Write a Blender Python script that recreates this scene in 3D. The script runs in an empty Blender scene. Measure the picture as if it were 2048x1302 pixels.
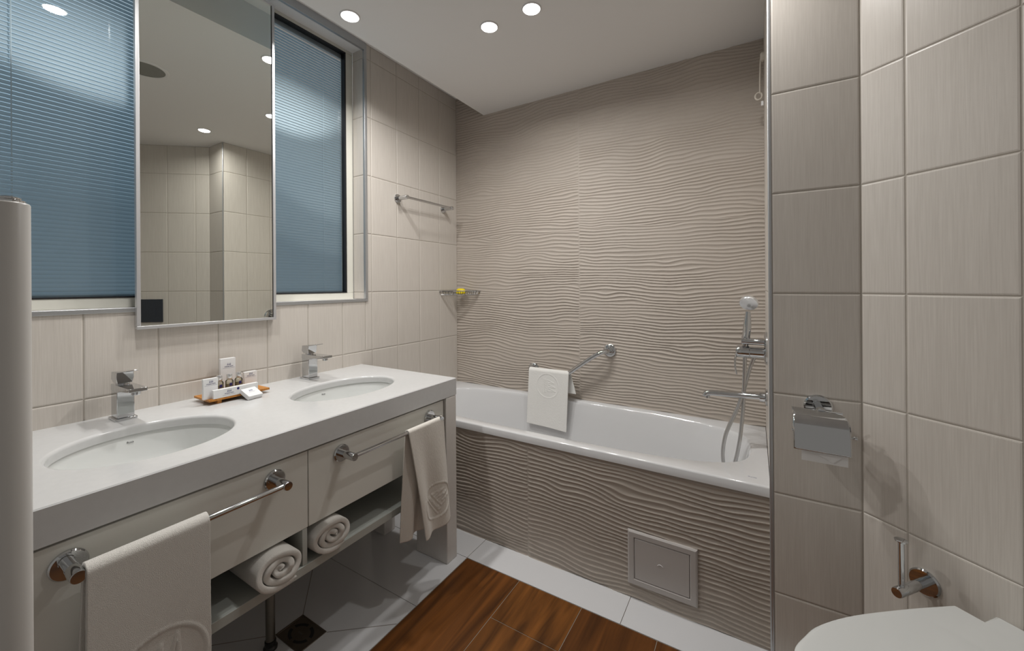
import bpy, bmesh, math, random
import numpy as np
from mathutils import Vector, Matrix
PI = math.pi
S = bpy.context.scene
C = S.collection

# ------------------------------------------------------------------ camera
F_PX, CY_PX, YAW, ROLL = 800.0, 571.0, math.radians(31.209), math.radians(0.375)
CAM = Vector((1.842, -2.274, 1.25))
fwd = Vector((-math.sin(YAW), math.cos(YAW), 0))
rt0 = Vector((math.cos(YAW), math.sin(YAW), 0))
up0 = Vector((0, 0, 1))
rt = rt0 * math.cos(ROLL) - up0 * math.sin(ROLL)
up = rt0 * math.sin(ROLL) + up0 * math.cos(ROLL)
cd = bpy.data.cameras.new('camera')
cd.sensor_width = 36.0
cd.lens = F_PX / 2048 * 36.0
cd.shift_y = -(651 - CY_PX) / 2048
cd.clip_start = 0.02
cam = bpy.data.objects.new('camera', cd)
C.objects.link(cam)
m = Matrix((rt, up, -fwd)).transposed().to_4x4()
m.translation = CAM
cam.matrix_world = m
S.camera = cam

# ------------------------------------------------------------------ world, exposure
W = bpy.data.worlds.new('world')
S.world = W
W.use_nodes = True
# soft neutral light from the rooms behind, bluish evening sky on the window side (-x)
wn = W.node_tree; wb = wn.nodes['Background']
wt = wn.nodes.new('ShaderNodeTexCoord'); ws = wn.nodes.new('ShaderNodeSeparateXYZ'); wr = wn.nodes.new('ShaderNodeMapRange'); wm = wn.nodes.new('ShaderNodeMix')
wm.data_type = 'RGBA'
wr.inputs['From Min'].default_value = -.8; wr.inputs['From Max'].default_value = -.95
wn.links.new(wt.outputs['Generated'], ws.inputs[0]); wn.links.new(ws.outputs['X'], wr.inputs['Value']); wn.links.new(wr.outputs['Result'], wm.inputs['Factor'])
wm.inputs['A'].default_value = (.225, .214, .20, 1); wm.inputs['B'].default_value = (.62, .88, 1.1, 1)
wn.links.new(wm.outputs['Result'], wb.inputs[0]); wb.inputs[1].default_value = 1.0
S.view_settings.view_transform = 'Standard'
S.view_settings.look = 'None'
S.view_settings.gamma = 1.0
S.view_settings.use_curve_mapping = False
S.view_settings.exposure = 0.0
LAMP_W = 4.6         # watts of one ceiling downlight
LAMP_COL = (1.0, 0.985, 0.96)
LAMP_SPREAD = math.radians(163)

# ------------------------------------------------------------------ helpers
class MB:
    """collects vertices and faces, builds ONE mesh object"""
    def __init__(s):
        s.v = []; s.f = []; s.mi = []
    def add(s, vs, fs, mi=0):
        o = len(s.v)
        s.v += [tuple(p) for p in vs]
        for f in fs:
            s.f.append(tuple(i + o for i in f)); s.mi.append(mi)
        return s
    def box(s, x0, x1, y0, y1, z0, z1, mi=0):
        vs = [(x, y, z) for z in (z0, z1) for y in (y0, y1) for x in (x0, x1)]
        fs = [(0, 2, 3, 1), (4, 5, 7, 6), (0, 1, 5, 4), (2, 6, 7, 3), (0, 4, 6, 2), (1, 3, 7, 5)]
        return s.add(vs, fs, mi)
    def quad(s, a, b, c, d, mi=0):
        return s.add([a, b, c, d], [(0, 1, 2, 3)], mi)
    def rings(s, rings, cap0=True, cap1=True, closed=True, mi=0):
        n = len(rings[0]); vs = [p for r in rings for p in r]; fs = []
        for i in range(len(rings) - 1):
            for j in range(n if closed else n - 1):
                k = (j + 1) % n
                fs.append((i * n + j, i * n + k, (i + 1) * n + k, (i + 1) * n + j))
        if cap0: fs.append(tuple(range(n - 1, -1, -1)))
        if cap1: fs.append(tuple((len(rings) - 1) * n + j for j in range(n)))
        return s.add(vs, fs, mi)
    def lathe(s, o, axis, prof, n=32, mi=0, cap0=True, cap1=True):
        """prof: list of (radius, distance along axis)"""
        o = Vector(o); a = Vector(axis).normalized()
        t = Vector((0, 0, 1)) if abs(a.z) < .9 else Vector((1, 0, 0))
        e1 = a.cross(t).normalized(); e2 = a.cross(e1)
        rs = [[o + a * h + (e1 * math.cos(2 * PI * k / n) + e2 * math.sin(2 * PI * k / n)) * r for k in range(n)] for r, h in prof]
        return s.rings(rs, cap0, cap1, True, mi)
    def cyl(s, p0, p1, r, n=24, r2=None, mi=0):
        p0 = Vector(p0); p1 = Vector(p1); d = p1 - p0; L = d.length
        return s.lathe(p0, d, [(r, 0), (r if r2 is None else r2, L)], n, mi)
    def tube(s, pts, r, n=14, mi=0, smooth=0, closed=False, flat=1.0):
        P = [Vector(p) for p in pts]
        if smooth: P = catmull(P, smooth, closed)
        rad = r if callable(r) else (lambda t: r)
        rs = []; prev = None; N = len(P)
        for i, p in enumerate(P):
            if closed: d = P[(i + 1) % N] - P[i - 1]
            else: d = P[min(i + 1, N - 1)] - P[max(i - 1, 0)]
            d.normalize()
            if prev is None:
                t = Vector((0, 0, 1)) if abs(d.z) < .9 else Vector((1, 0, 0))
                e1 = d.cross(t).normalized()
            else:
                e1 = (prev - d * prev.dot(d)).normalized()
            prev = e1; e2 = d.cross(e1)
            q = rad(i / max(1, N - 1))
            rs.append([p + (e1 * math.cos(2 * PI * k / n) + e2 * flat * math.sin(2 * PI * k / n)) * q for k in range(n)])
        if closed: rs.append(rs[0]); return s.rings(rs, False, False, True, mi)
        return s.rings(rs, True, True, True, mi)
    def grid(s, fn, nu, nv, mi=0):
        vs = [fn(i / nu, j / nv) for j in range(nv + 1) for i in range(nu + 1)]
        fs = [(j * (nu + 1) + i, j * (nu + 1) + i + 1, (j + 1) * (nu + 1) + i + 1, (j + 1) * (nu + 1) + i) for j in range(nv) for i in range(nu)]
        return s.add(vs, fs, mi)
    def build(s, name, mats, parent=None, smooth=True, ang=35, bevel=0, seg=2, local=False, merge=False, fixn=False):
        me = bpy.data.meshes.new(name)
        off = Vector((0, 0, 0))
        if parent is not None and not local:
            q = parent
            while q is not None: off += q.location; q = q.parent
        vs = [(p[0] - off.x, p[1] - off.y, p[2] - off.z) for p in s.v]
        me.from_pydata(vs, [], s.f)
        if not isinstance(mats, (list, tuple)): mats = [mats]
        for mm in mats: me.materials.append(mm)
        if len(mats) > 1: me.polygons.foreach_set('material_index', s.mi)
        if merge or fixn:
            b = bmesh.new(); b.from_mesh(me)
            if merge: bmesh.ops.remove_doubles(b, verts=b.verts, dist=1e-5)
            bmesh.ops.recalc_face_normals(b, faces=b.faces)
            b.to_mesh(me); b.free()
        if smooth:
            me.polygons.foreach_set('use_smooth', [True] * len(me.polygons))
            me.set_sharp_from_angle(angle=math.radians(ang))
        o = bpy.data.objects.new(name, me)
        C.objects.link(o)
        if parent is not None: o.parent = parent
        if bevel:
            md = o.modifiers.new('bevel', 'BEVEL'); md.width = bevel; md.segments = seg
            md.limit_method = 'ANGLE'; md.angle_limit = math.radians(40)
            md.harden_normals = False
        return o

def catmull(P, n, closed=False):
    out = []; N = len(P)
    for i in range(N if closed else N - 1):
        g = (lambda k: P[k % N]) if closed else (lambda k: P[min(max(k, 0), N - 1)])
        a, b, c, d = g(i - 1), g(i), g(i + 1), g(i + 2)
        for j in range(n):
            t = j / n
            out.append(.5 * ((2 * b) + (c - a) * t + (2 * a - 5 * b + 4 * c - d) * t * t + (3 * b - a - 3 * c + d) * t ** 3))
    if not closed: out.append(P[-1].copy())
    return out

def tag(o, label=None, cat=None, group=None, kind=None):
    if label: o['label'] = label
    if cat: o['category'] = cat
    if group: o['group'] = group
    if kind: o['kind'] = kind
    return o
def thing(name, label, cat, loc, group=None, rotz=0):
    o = bpy.data.objects.new(name, None); C.objects.link(o)
    o.empty_display_size = .05
    o.location = loc; o.rotation_euler = (0, 0, rotz)
    return tag(o, label, cat, group)
def struct(o): o['kind'] = 'structure'; return o
def copy_tree(o, parent=None):
    c = o.copy(); C.objects.link(c)
    if parent is not None: c.parent = parent
    for ch in [x for x in o.children]: copy_tree(ch, c)
    return c

# ------------------------------------------------------------------ materials
def new_mat(name):
    mt = bpy.data.materials.new(name); mt.use_nodes = True
    nt = mt.node_tree; b = nt.nodes['Principled BSDF']
    return mt, nt, b
def pm(name, col, rough=.5, metal=0, coat=0, spec=.5, bump=None, vary=0, sheen=0):
    mt, nt, b = new_mat(name)
    b.inputs['Base Color'].default_value = (*col, 1)
    b.inputs['Roughness'].default_value = rough
    b.inputs['Metallic'].default_value = metal
    b.inputs['Coat Weight'].default_value = coat
    b.inputs['Specular IOR Level'].default_value = spec
    if sheen:
        b.inputs['Sheen Weight'].default_value = sheen
    tc = nt.nodes.new('ShaderNodeTexCoord')
    if vary:
        n = nt.nodes.new('ShaderNodeTexNoise'); n.inputs['Scale'].default_value = vary[0]; n.inputs['Detail'].default_value = 4
        nt.links.new(tc.outputs['Object'], n.inputs['Vector'])
        mx = nt.nodes.new('ShaderNodeMix'); mx.data_type = 'RGBA'
        mx.inputs['A'].default_value = (*[c * (1 - vary[1]) for c in col], 1)
        mx.inputs['B'].default_value = (*[min(1, c * (1 + vary[1])) for c in col], 1)
        nt.links.new(n.outputs['Fac'], mx.inputs['Factor'])
        nt.links.new(mx.outputs['Result'], b.inputs['Base Color'])
    if bump:
        n = nt.nodes.new('ShaderNodeTexNoise'); n.inputs['Scale'].default_value = bump[0]; n.inputs['Detail'].default_value = 3
        nt.links.new(tc.outputs['Object'], n.inputs['Vector'])
        bp = nt.nodes.new('ShaderNodeBump'); bp.inputs['Strength'].default_value = bump[1]; bp.inputs['Distance'].default_value = bump[2]
        nt.links.new(n.outputs['Fac'], bp.inputs['Height'])
        nt.links.new(bp.outputs['Normal'], b.inputs['Normal'])
    return mt

def linen_tile(name, ca, cb, rough=.36):
    """ceramic tile with fine vertical woven streaks"""
    mt, nt, b = new_mat(name)
    g = nt.nodes.new('ShaderNodeNewGeometry')
    mp = nt.nodes.new('ShaderNodeMapping'); mp.inputs['Scale'].default_value = (330, 330, 9)
    nt.links.new(g.outputs['Position'], mp.inputs['Vector'])
    n = nt.nodes.new('ShaderNodeTexNoise'); n.inputs['Scale'].default_value = 1; n.inputs['Detail'].default_value = 2
    nt.links.new(mp.outputs['Vector'], n.inputs['Vector'])
    mp2 = nt.nodes.new('ShaderNodeMapping'); mp2.inputs['Scale'].default_value = (70, 70, 1.5)
    nt.links.new(g.outputs['Position'], mp2.inputs['Vector'])
    n2 = nt.nodes.new('ShaderNodeTexNoise'); n2.inputs['Scale'].default_value = 1; n2.inputs['Detail'].default_value = 3
    nt.links.new(mp2.outputs['Vector'], n2.inputs['Vector'])
    ad = nt.nodes.new('ShaderNodeMath'); ad.operation = 'ADD'
    hf = nt.nodes.new('ShaderNodeMath'); hf.operation = 'MULTIPLY_ADD'; hf.inputs[1].default_value = .4; hf.inputs[2].default_value = .3
    nt.links.new(n2.outputs['Fac'], hf.inputs[0])
    nt.links.new(n.outputs['Fac'], ad.inputs[0]); nt.links.new(hf.outputs[0], ad.inputs[1])
    r = nt.nodes.new('ShaderNodeMapRange'); r.inputs['From Min'].default_value = .6; r.inputs['From Max'].default_value = 1.4
    nt.links.new(ad.outputs[0], r.inputs['Value'])
    mx = nt.nodes.new('ShaderNodeMix'); mx.data_type = 'RGBA'
    mx.inputs['A'].default_value = (*ca, 1); mx.inputs['B'].default_value = (*cb, 1)
    nt.links.new(r.outputs['Result'], mx.inputs['Factor'])
    nt.links.new(mx.outputs['Result'], b.inputs['Base Color'])
    bp = nt.nodes.new('ShaderNodeBump'); bp.inputs['Strength'].default_value = .25; bp.inputs['Distance'].default_value = .0006
    nt.links.new(n.outputs['Fac'], bp.inputs['Height']); nt.links.new(bp.outputs['Normal'], b.inputs['Normal'])
    b.inputs['Roughness'].default_value = rough
    return mt

def wood_mat(name, dark, light, seed, rough=.42, scale=(22, 1.6, 22)):
    mt, nt, b = new_mat(name)
    tc = nt.nodes.new('ShaderNodeNewGeometry')
    mp = nt.nodes.new('ShaderNodeMapping'); mp.inputs['Scale'].default_value = scale
    mp.inputs['Location'].default_value = (seed * 3.1, seed * 7.7, 0)
    nt.links.new(tc.outputs['Position'], mp.inputs['Vector'])
    n = nt.nodes.new('ShaderNodeTexNoise'); n.inputs['Scale'].default_value = 1; n.inputs['Detail'].default_value = 6; n.inputs['Distortion'].default_value = .8
    nt.links.new(mp.outputs['Vector'], n.inputs['Vector'])
    cr = nt.nodes.new('ShaderNodeValToRGB')
    cr.color_ramp.elements[0].position = .32; cr.color_ramp.elements[0].color = (*dark, 1)
    cr.color_ramp.elements[1].position = .68; cr.color_ramp.elements[1].color = (*light, 1)
    nt.links.new(n.outputs['Fac'], cr.inputs['Fac']); nt.links.new(cr.outputs['Color'], b.inputs['Base Color'])
    b.inputs['Roughness'].default_value = rough; b.inputs['Specular IOR Level'].default_value = .25
    return mt

def glass_mat(name, tint, gl=1.0, rough=0.0):
    """thin clear pane: transparent with a fresnel reflection"""
    mt = bpy.data.materials.new(name); mt.use_nodes = True
    nt = mt.node_tree; nt.nodes.clear()
    out = nt.nodes.new('ShaderNodeOutputMaterial')
    tr = nt.nodes.new('ShaderNodeBsdfTransparent'); tr.inputs[0].default_value = (*tint, 1)
    gs = nt.nodes.new('ShaderNodeBsdfGlossy'); gs.inputs['Roughness'].default_value = rough
    gs.inputs['Color'].default_value = (gl, gl, gl, 1)
    fr = nt.nodes.new('ShaderNodeFresnel'); fr.inputs['IOR'].default_value = 1.52
    mx = nt.nodes.new('ShaderNodeMixShader')
    nt.links.new(fr.outputs[0], mx.inputs[0]); nt.links.new(tr.outputs[0], mx.inputs[1]); nt.links.new(gs.outputs[0], mx.inputs[2])
    nt.links.new(mx.outputs[0], out.inputs['Surface'])
    return mt

M = {}
M['tile'] = linen_tile('linen_tile', (.56, .515, .465), (.675, .63, .575))
M['grout'] = pm('beige_grout', (.47, .43, .38), .9)
M['relief'] = pm('wavy_tile', (.47, .415, .362), .55, vary=(3.0, .10), bump=(500, .12, .0006))
M['relief_grout'] = pm('pale_grout', (.50, .45, .40), .9)
M['white_tile'] = pm('white_floor_tile', (.65, .65, .66), .18, coat=.2)
M['floor_grout'] = pm('floor_grout', (.20, .17, .14), .9)
M['grout_wood'] = pm('wood_grout', (.30, .26, .21), .9)
M['wood1'] = wood_mat('wood_plank_brown', (.055, .019, .004), (.19, .066, .013), 1)
M['wood2'] = wood_mat('wood_plank_warm', (.066, .024, .005), (.225, .082, .016), 2)
M['wood3'] = wood_mat('wood_plank_dark', (.045, .016, .004), (.155, .054, .011), 3)
M['ceiling'] = pm('ceiling_paint', (.80, .79, .78), .85, bump=(300, .05, .0005))
M['quartz'] = pm('white_quartz', (.595, .595, .592), .16, vary=(60, .04))
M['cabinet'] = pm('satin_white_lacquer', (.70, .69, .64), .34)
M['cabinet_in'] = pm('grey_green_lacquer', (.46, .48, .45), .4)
M['leg'] = pm('quartz_leg', (.66, .63, .60), .4, vary=(60, .05))
M['ceramic'] = pm('white_ceramic', (.68, .69, .675), .07, coat=.4)
M['acrylic'] = pm('white_bath_acrylic', (.68, .68, .685), .09, coat=.5)
M['chrome'] = pm('chrome', (.60, .61, .62), .05, metal=1)
M['silver_cap'] = pm('silver_cap', (.82, .83, .84), .22, metal=.85)
M['chrome_soft'] = pm('brushed_chrome', (.62, .62, .62), .28, metal=1)
M['alu'] = pm('grey_aluminium', (.50, .51, .52), .38, metal=.75)
M['alu_white'] = pm('silver_frame', (.66, .66, .67), .33, metal=.6)
M['mirror'] = pm('mirror_silver', (.86, .88, .83), 0.0, metal=1)
M['pvc'] = pm('ivory_window_frame', (.70, .69, .62), .4)
M['gasket'] = pm('black_rubber', (.012, .012, .014), .5)
M['glass'] = glass_mat('window_glass', (.93, .96, .97))
M['blind'] = pm('blue_blind_slat', (.62, .705, .745), .45)
mt = M['blind']; nt = mt.node_tree; b_ = nt.nodes['Principled BSDF']
tl = nt.nodes.new('ShaderNodeBsdfTranslucent'); tl.inputs[0].default_value = (.58, .74, .83, 1)
mx_ = nt.nodes.new('ShaderNodeMixShader'); mx_.inputs[0].default_value = .28
nt.links.new(b_.outputs[0], mx_.inputs[1]); nt.links.new(tl.outputs[0], mx_.inputs[2]); nt.links.new(mx_.outputs[0], nt.nodes['Material Output'].inputs['Surface'])
M['blind_cord'] = pm('pale_blue_cord', (.80, .90, .95), .6)
M['terry'] = pm('white_terry', (.76, .73, .68), .95, bump=(800, .8, .003), sheen=.3, vary=(420, .13))
M['terry_thin'] = pm('cream_terry', (.74, .70, .64), .95, bump=(650, .6, .002), sheen=.3)
M['terry_white'] = pm('bath_mat_cotton', (.82, .81, .78), .95, bump=(700, .5, .0015), sheen=.2)
M['paper'] = pm('toilet_paper', (.80, .79, .78), .95)
M['card'] = pm('white_card', (.78, .78, .78), .45)
M['ink'] = pm('navy_ink', (.025, .02, .14), .6)
M['ink_grey'] = pm('grey_ink', (.35, .35, .42), .6)
M['bamboo'] = wood_mat('bamboo_wood', (.34, .13, .025), (.55, .24, .05), 5, .4, (8, 60, 30))
M['soap'] = pm('yellow_soap', (.85, .66, .005), .35)
M['plastic_white'] = pm('white_plastic', (.70, .69, .69), .35)
M['access'] = pm('painted_access_panel', (.50, .47, .45), .4)
M['post'] = pm('white_post_paint', (.56, .545, .52), .3)
M['black'] = pm('black_plastic', (.01, .01, .01), .35)
M['dark_glass'] = pm('dark_blue_glass', (.004, .009, .02), .03, coat=1)
M['steel'] = pm('aged_steel', (.20, .18, .15), .35, metal=.8)
M['drain'] = pm('bronze_steel', (.17, .14, .11), .30, metal=.8)
M['speaker'] = pm('speaker_mesh', (.24, .24, .22), .7)
M['cord'] = pm('cream_cord', (.62, .57, .50), .7)
M['bottle'] = glass_mat('bottle_plastic', (.93, .92, .86), 1.0, .02)
M['lotion'] = pm('golden_shampoo', (.66, .62, .46), .2)
def emit(name, col, s):
    mt = bpy.data.materials.new(name); mt.use_nodes = True
    nt = mt.node_tree; nt.nodes.clear()
    o = nt.nodes.new('ShaderNodeOutputMaterial'); e = nt.nodes.new('ShaderNodeEmission')
    e.inputs[0].default_value = (*col, 1); e.inputs[1].default_value = s
    nt.links.new(e.outputs[0], o.inputs[0]); return mt
M['lens'] = emit('lit_lamp_lens', (1, .97, .92), 14)

# ------------------------------------------------------------------ room numbers (metres)
ZC, ZU = 2.43, 2.60          # dropped ceiling, upper ceiling over the window recess
XD = .245                    # edge of the dropped ceiling
XP, XQ, P = 1.886, 2.115, .712   # partition: front face from XP to XQ at y = -P
BY = .657                    # bath front panel at y = -BY
ZT, TH, TW, TY0 = 1.2183, .3254, .189, -.1886
ZJ = [0] + [ZT + k * TH for k in range(-3, 5)] + [ZU]
YEND = -3.2
DU = Vector((.7603, -.6496, 0)); DN = Vector((-.6496, -.7603, 0)); DQ = Vector((XQ, -P, 0))

def subtract(rect, hole):
    a0, a1, b0, b1 = rect; h0, h1, g0, g1 = hole
    if a1 <= h0 or a0 >= h1 or b1 <= g0 or b0 >= g1: return [rect]
    out = []
    if a0 < h0: out.append((a0, h0, b0, b1))
    if a1 > h1: out.append((h1, a1, b0, b1))
    m0, m1 = max(a0, h0), min(a1, h1)
    if b0 < g0: out.append((m0, m1, b0, g0))
    if b1 > g1: out.append((m0, m1, g1, b1))
    return out
def tile_wall(mb, org, du, nrm, us, zs, hole=None, gap=.0015, bev=.0045, rise=.0022):
    """pillow-edged tiles (material 0) over a grout plane (material 1)"""
    org = Vector(org); du = Vector(du); n = Vector(nrm)
    flip = du.cross(Vector((0, 0, 1))).dot(n) < 0
    def pt(u, z, d): return org + du * u + Vector((0, 0, z)) + n * d
    us = sorted(us); zs = sorted(zs)
    for i in range(len(us) - 1):
        for j in range(len(zs) - 1):
            r = (us[i], us[i + 1], zs[j], zs[j + 1])
            for (a, b, c, d) in (subtract(r, hole) if hole else [r]):
                if b - a < .004 or d - c < .004: continue
                g = [pt(a, c, -rise), pt(b, c, -rise), pt(b, d, -rise), pt(a, d, -rise)]
                mb.quad(*(g[::-1] if flip else g), mi=1)
                e = min(gap, (b - a) / 6, (d - c) / 6); w = min(bev, (b - a) / 4, (d - c) / 4)
                R = []
                for ins, h in ((e, -rise), (e + w * .25, -rise * .35), (e + w, 0)):
                    q = [pt(a + ins, c + ins, h), pt(b - ins, c + ins, h), pt(b - ins, d - ins, h), pt(a + ins, d - ins, h)]
                    R.append(q[::-1] if flip else q)
                mb.rings(R, False, True, True, 0)

# ------------------------------------------------------------------ floor
fb = MB()
WX0, WY1 = .705, -.812
def floor_tile(mb, x0, x1, y0, y1, mi, e=.0012):
    mb.box(x0 + e, x1 - e, y0 + e, y1 - e, -.012, 0.0, mi)
fb.box(-.2, 3.4, YEND - .1, .1, -.05, -.002, 1)
# white glazed tiles along the bath and under the vanity
for x0, x1 in ((-.02, .003), (.003, .705), (.705, 1.412), (1.412, 2.12)):
    if x1 > .01: floor_tile(fb, x0, x1, WY1, -.60, 0)
for y0, y1 in ((-1.136, WY1), (-1.84, -1.136), (-2.55, -1.84), (YEND, -2.55)):
    floor_tile(fb, 0.0, WX0, y0, y1, 0)
# diagonal cuts of the tile falling to the drain
for a, b in (((.362, -1.386), (.06, -1.136)), ((.512, -1.388), (.703, -1.233)), ((.362, -1.491), (.06, -1.77)), ((.512, -1.491), (.703, -1.66))):
    a = Vector((*a, 0)); b = Vector((*b, 0)); d = (b - a).normalized(); n = Vector((-d.y, d.x, 0)) * .0012
    z = Vector((0, 0, .0003))
    fb.quad(a - n + z, b - n + z, b + n + z, a + n + z, mi=1)
# wood-look planks
cols = [WX0 + .0015, .984, 1.263, 1.543, 1.822, 2.101, 2.38, 2.66, 2.94, 3.2]
cuts = [[-1.93], [-1.030, -2.15], [-1.72, -2.8], [-1.2, -2.3], [-1.6, -2.7], [-1.1, -2.2], [-1.7, -2.8], [-1.3, -2.4], [-1.9]]
for k in range(len(cols) - 1):
    ys = [WY1 - .0015] + cuts[k] + [YEND]
    for j in range(len(ys) - 1):
        mi = 2 + [1, 0, 0, 2, 1, 2, 0, 1, 0][(k + 3 * j) % 9] if (k, j) != (0, 0) else 2
        if (k, j) == (1, 0): mi = 3
        if (k, j) == (1, 1): mi = 3
        if (k, j) == (2, 0): mi = 4
        floor_tile(fb, cols[k], cols[k + 1], ys[j + 1], ys[j], mi, .0014)
        fb.quad((cols[k], ys[j + 1], -.0015), (cols[k + 1], ys[j + 1], -.0015), (cols[k + 1], ys[j], -.0015), (cols[k], ys[j], -.0015), mi=5)
floor = struct(fb.build('floor', [M['white_tile'], M['floor_grout'], M['wood1'], M['wood2'], M['wood3'], M['grout_wood']], smooth=False))

# ------------------------------------------------------------------ ceiling
cb = MB()
cb.box(XD, 3.4, YEND - .1, .02, ZC, ZU + .08)
cb.box(-.25, XD, YEND - .1, .02, ZU, ZU + .08)
struct(cb.build('ceiling', M['ceiling'], smooth=False, fixn=False))

# ------------------------------------------------------------------ walls
WIN = (-2.45, -.800, 1.180, 2.572)
lw = MB()
ujs = [0.0] + [TY0 - i * TW for i in range(0, 16)] + [YEND]
tile_wall(lw, (0, 0, 0), (0, 1, 0), (1, 0, 0), ujs, ZJ, hole=WIN)
# tiled reveal at the right end of the window
tile_wall(lw, (0, WIN[1], 0), (-1, 0, 0), (0, -1, 0), [0, .1], [z for z in ZJ if 1.2 < z < 2.56] + [WIN[2], WIN[3]])
lw.quad((0, WIN[0], WIN[3]), (0, WIN[1], WIN[3]), (-.15, WIN[1], WIN[3]), (-.15, WIN[0], WIN[3]), mi=2)
lw.quad((0, WIN[0], WIN[2]), (-.15, WIN[0], WIN[2]), (-.15, WIN[1], WIN[2]), (0, WIN[1], WIN[2]), mi=2)
lw.quad((0, WIN[0], WIN[2]), (0, WIN[0], WIN[3]), (-.15, WIN[0], WIN[3]), (-.15, WIN[0], WIN[2]), mi=2)
struct(lw.build('wall_left', [M['tile'], M['grout'], M['ceiling']], smooth=False))

rw = MB()
tile_wall(rw, (0, -P, 0), (1, 0, 0), (0, -1, 0), [XP + .006, XQ], ZJ[:-1] + [ZC])
tile_wall(rw, (XP, 0, 0), (0, 1, 0), (-1, 0, 0), [-P + .006, -.53, -.34, -.15, 0], ZJ[:-1] + [ZC])
rw.box(XQ - .03, XQ + .03, -P + .0023, -P + .04, 0, ZC, 1); rw.box(XP + .0023, XP + .04, -.3, .03, 0, ZC, 1)
struct(rw.build('wall_right', [M['tile'], M['grout']], smooth=False))
dw = MB()
tile_wall(dw, DQ, DU, DN, [0, .107, .316, .525, .734, .943, 1.152, 1.296], ZJ[:-1] + [ZC])
struct(dw.build('wall_diagonal', [M['tile'], M['grout']], smooth=False))
XR = (DQ + DU * 1.296).x; YR = (DQ + DU * 1.296).y
# wavy relief tiles
def vnoise(x, y, seed):
    rs = np.random.RandomState(seed); T = rs.rand(64, 64)
    xi = np.floor(x).astype(int); yi = np.floor(y).astype(int); fx = x - xi; fy = y - yi
    fx = fx * fx * (3 - 2 * fx); fy = fy * fy * (3 - 2 * fy)
    g = lambda a, b: T[a % 64, b % 64]
    return (g(xi, yi) * (1 - fx) + g(xi + 1, yi) * fx) * (1 - fy) + (g(xi, yi + 1) * (1 - fx) + g(xi + 1, yi + 1) * fx) * fy
def relief(name, y0, x0, x1, z0, z1, xj, zj, dx, dz, pitch, amp, seed, mat):
    nx = int(round((x1 - x0) / dx)); nz = int(round((z1 - z0) / dz))
    xs = np.linspace(x0, x1, nx + 1); zs = np.linspace(z0, z1, nz + 1); jw = .0011
    for q in xj: xs = np.append(xs[np.abs(xs - q) > .003], [q - .0025, q - jw, q + jw, q + .0025])
    xs = np.sort(xs); zs = np.sort(zs); nx = len(xs) - 1; nz = len(zs) - 1
    X, Z = np.meshgrid(xs, zs)
    col = np.searchsorted(np.array(xj), X); row = np.searchsorted(np.array(zj), Z)
    ox = col * 7.31 + row * 3.17; oz = row * 5.3 + col * 2.9
    xx = X + ox; zz = Z + oz
    ph = Z / pitch
    ph = ph + 2.6 * (vnoise(xx * 1.7, zz * 1.5, seed) - .5) + 1.9 * (vnoise(xx * 3.3 + 9, zz * 6.5, seed + 1) - .5) \
        + 1.15 * (vnoise(xx * 6.2 + 3, zz * 14, seed + 2) - .5) + .5 * (vnoise(xx * 12, zz * 30, seed + 3) - .5)
    h = 1 - np.abs(np.sin(PI * ph)) ** .75
    a = amp * (.55 + .75 * vnoise(xx * 3.3, zz * 9 + 5, seed + 4))
    h = h * a
    # flat joints between the slabs
    dj = np.full_like(X, 1.0)
    for q in xj: dj = np.minimum(dj, np.abs(X - q))
    h = h * np.clip(dj / .007, .12, 1) + .0006 * (dj < .0018)
    V = np.stack([X, y0 - h, Z], -1).reshape(-1, 3)
    idx = np.arange((nx + 1) * (nz + 1)).reshape(nz + 1, nx + 1)
    F = np.stack([idx[:-1, :-1], idx[:-1, 1:], idx[1:, 1:], idx[1:, :-1]], -1).reshape(-1, 4)
    me = bpy.data.meshes.new(name)
    me.vertices.add(len(V)); me.vertices.foreach_set('co', V.ravel().astype(np.float32))
    me.loops.add(F.size); me.loops.foreach_set('vertex_index', F.ravel().astype(np.int32))
    me.polygons.add(len(F)); me.polygons.foreach_set('loop_start', np.arange(0, F.size, 4, dtype=np.int32))
    me.update(calc_edges=True); me.validate()
    me.polygons.foreach_set('use_smooth', np.ones(len(F), dtype=bool))
    me.materials.append(mat); me.materials.append(M['relief_grout'])
    cx = (xs[:-1] + xs[1:]) / 2; cz = (zs[:-1] + zs[1:]) / 2
    mk = np.zeros((nz, nx), dtype=np.int32)
    for q in xj: mk[:, np.abs(cx - q) < jw * .9] = 1
    me.polygons.foreach_set('material_index', mk.ravel())
    o = bpy.data.objects.new(name, me); C.objects.link(o); return o
struct(relief('wall_back', 0.0, -.02, 1.90, .52, ZU, [.94], [1.582], .0085, .0021, .0182, .0050, 11, M['relief']))
struct(relief('wall_bath', -BY, .0, 1.884, 0.0, .523, [.941], [], .0075, .0018, .0180, .0056, 27, M['relief']))

# aluminium corner profile on the partition edge
tb = MB()
tb.box(XP - .005, XP + .006, -P - .0015, -P + .006, 0, ZC)
struct(tb.build('trim_1', M['alu'], bevel=.004, seg=3, smooth=True))
# metal edge profile round the window opening
tb = MB()
y0, y1, z0, z1 = WIN
tb.box(-.012, .005, y0, y1 + .014, z0 - .013, z0 + .002)
tb.box(-.012, .005, y1 - .002, y1 + .014, z0 + .002, z1 + .03)
tb.box(-.012, .005, y0, y1 - .002, z1 - .012, z1 + .028)
struct(tb.build('trim_2', M['alu'], bevel=.0015, smooth=True))

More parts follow.
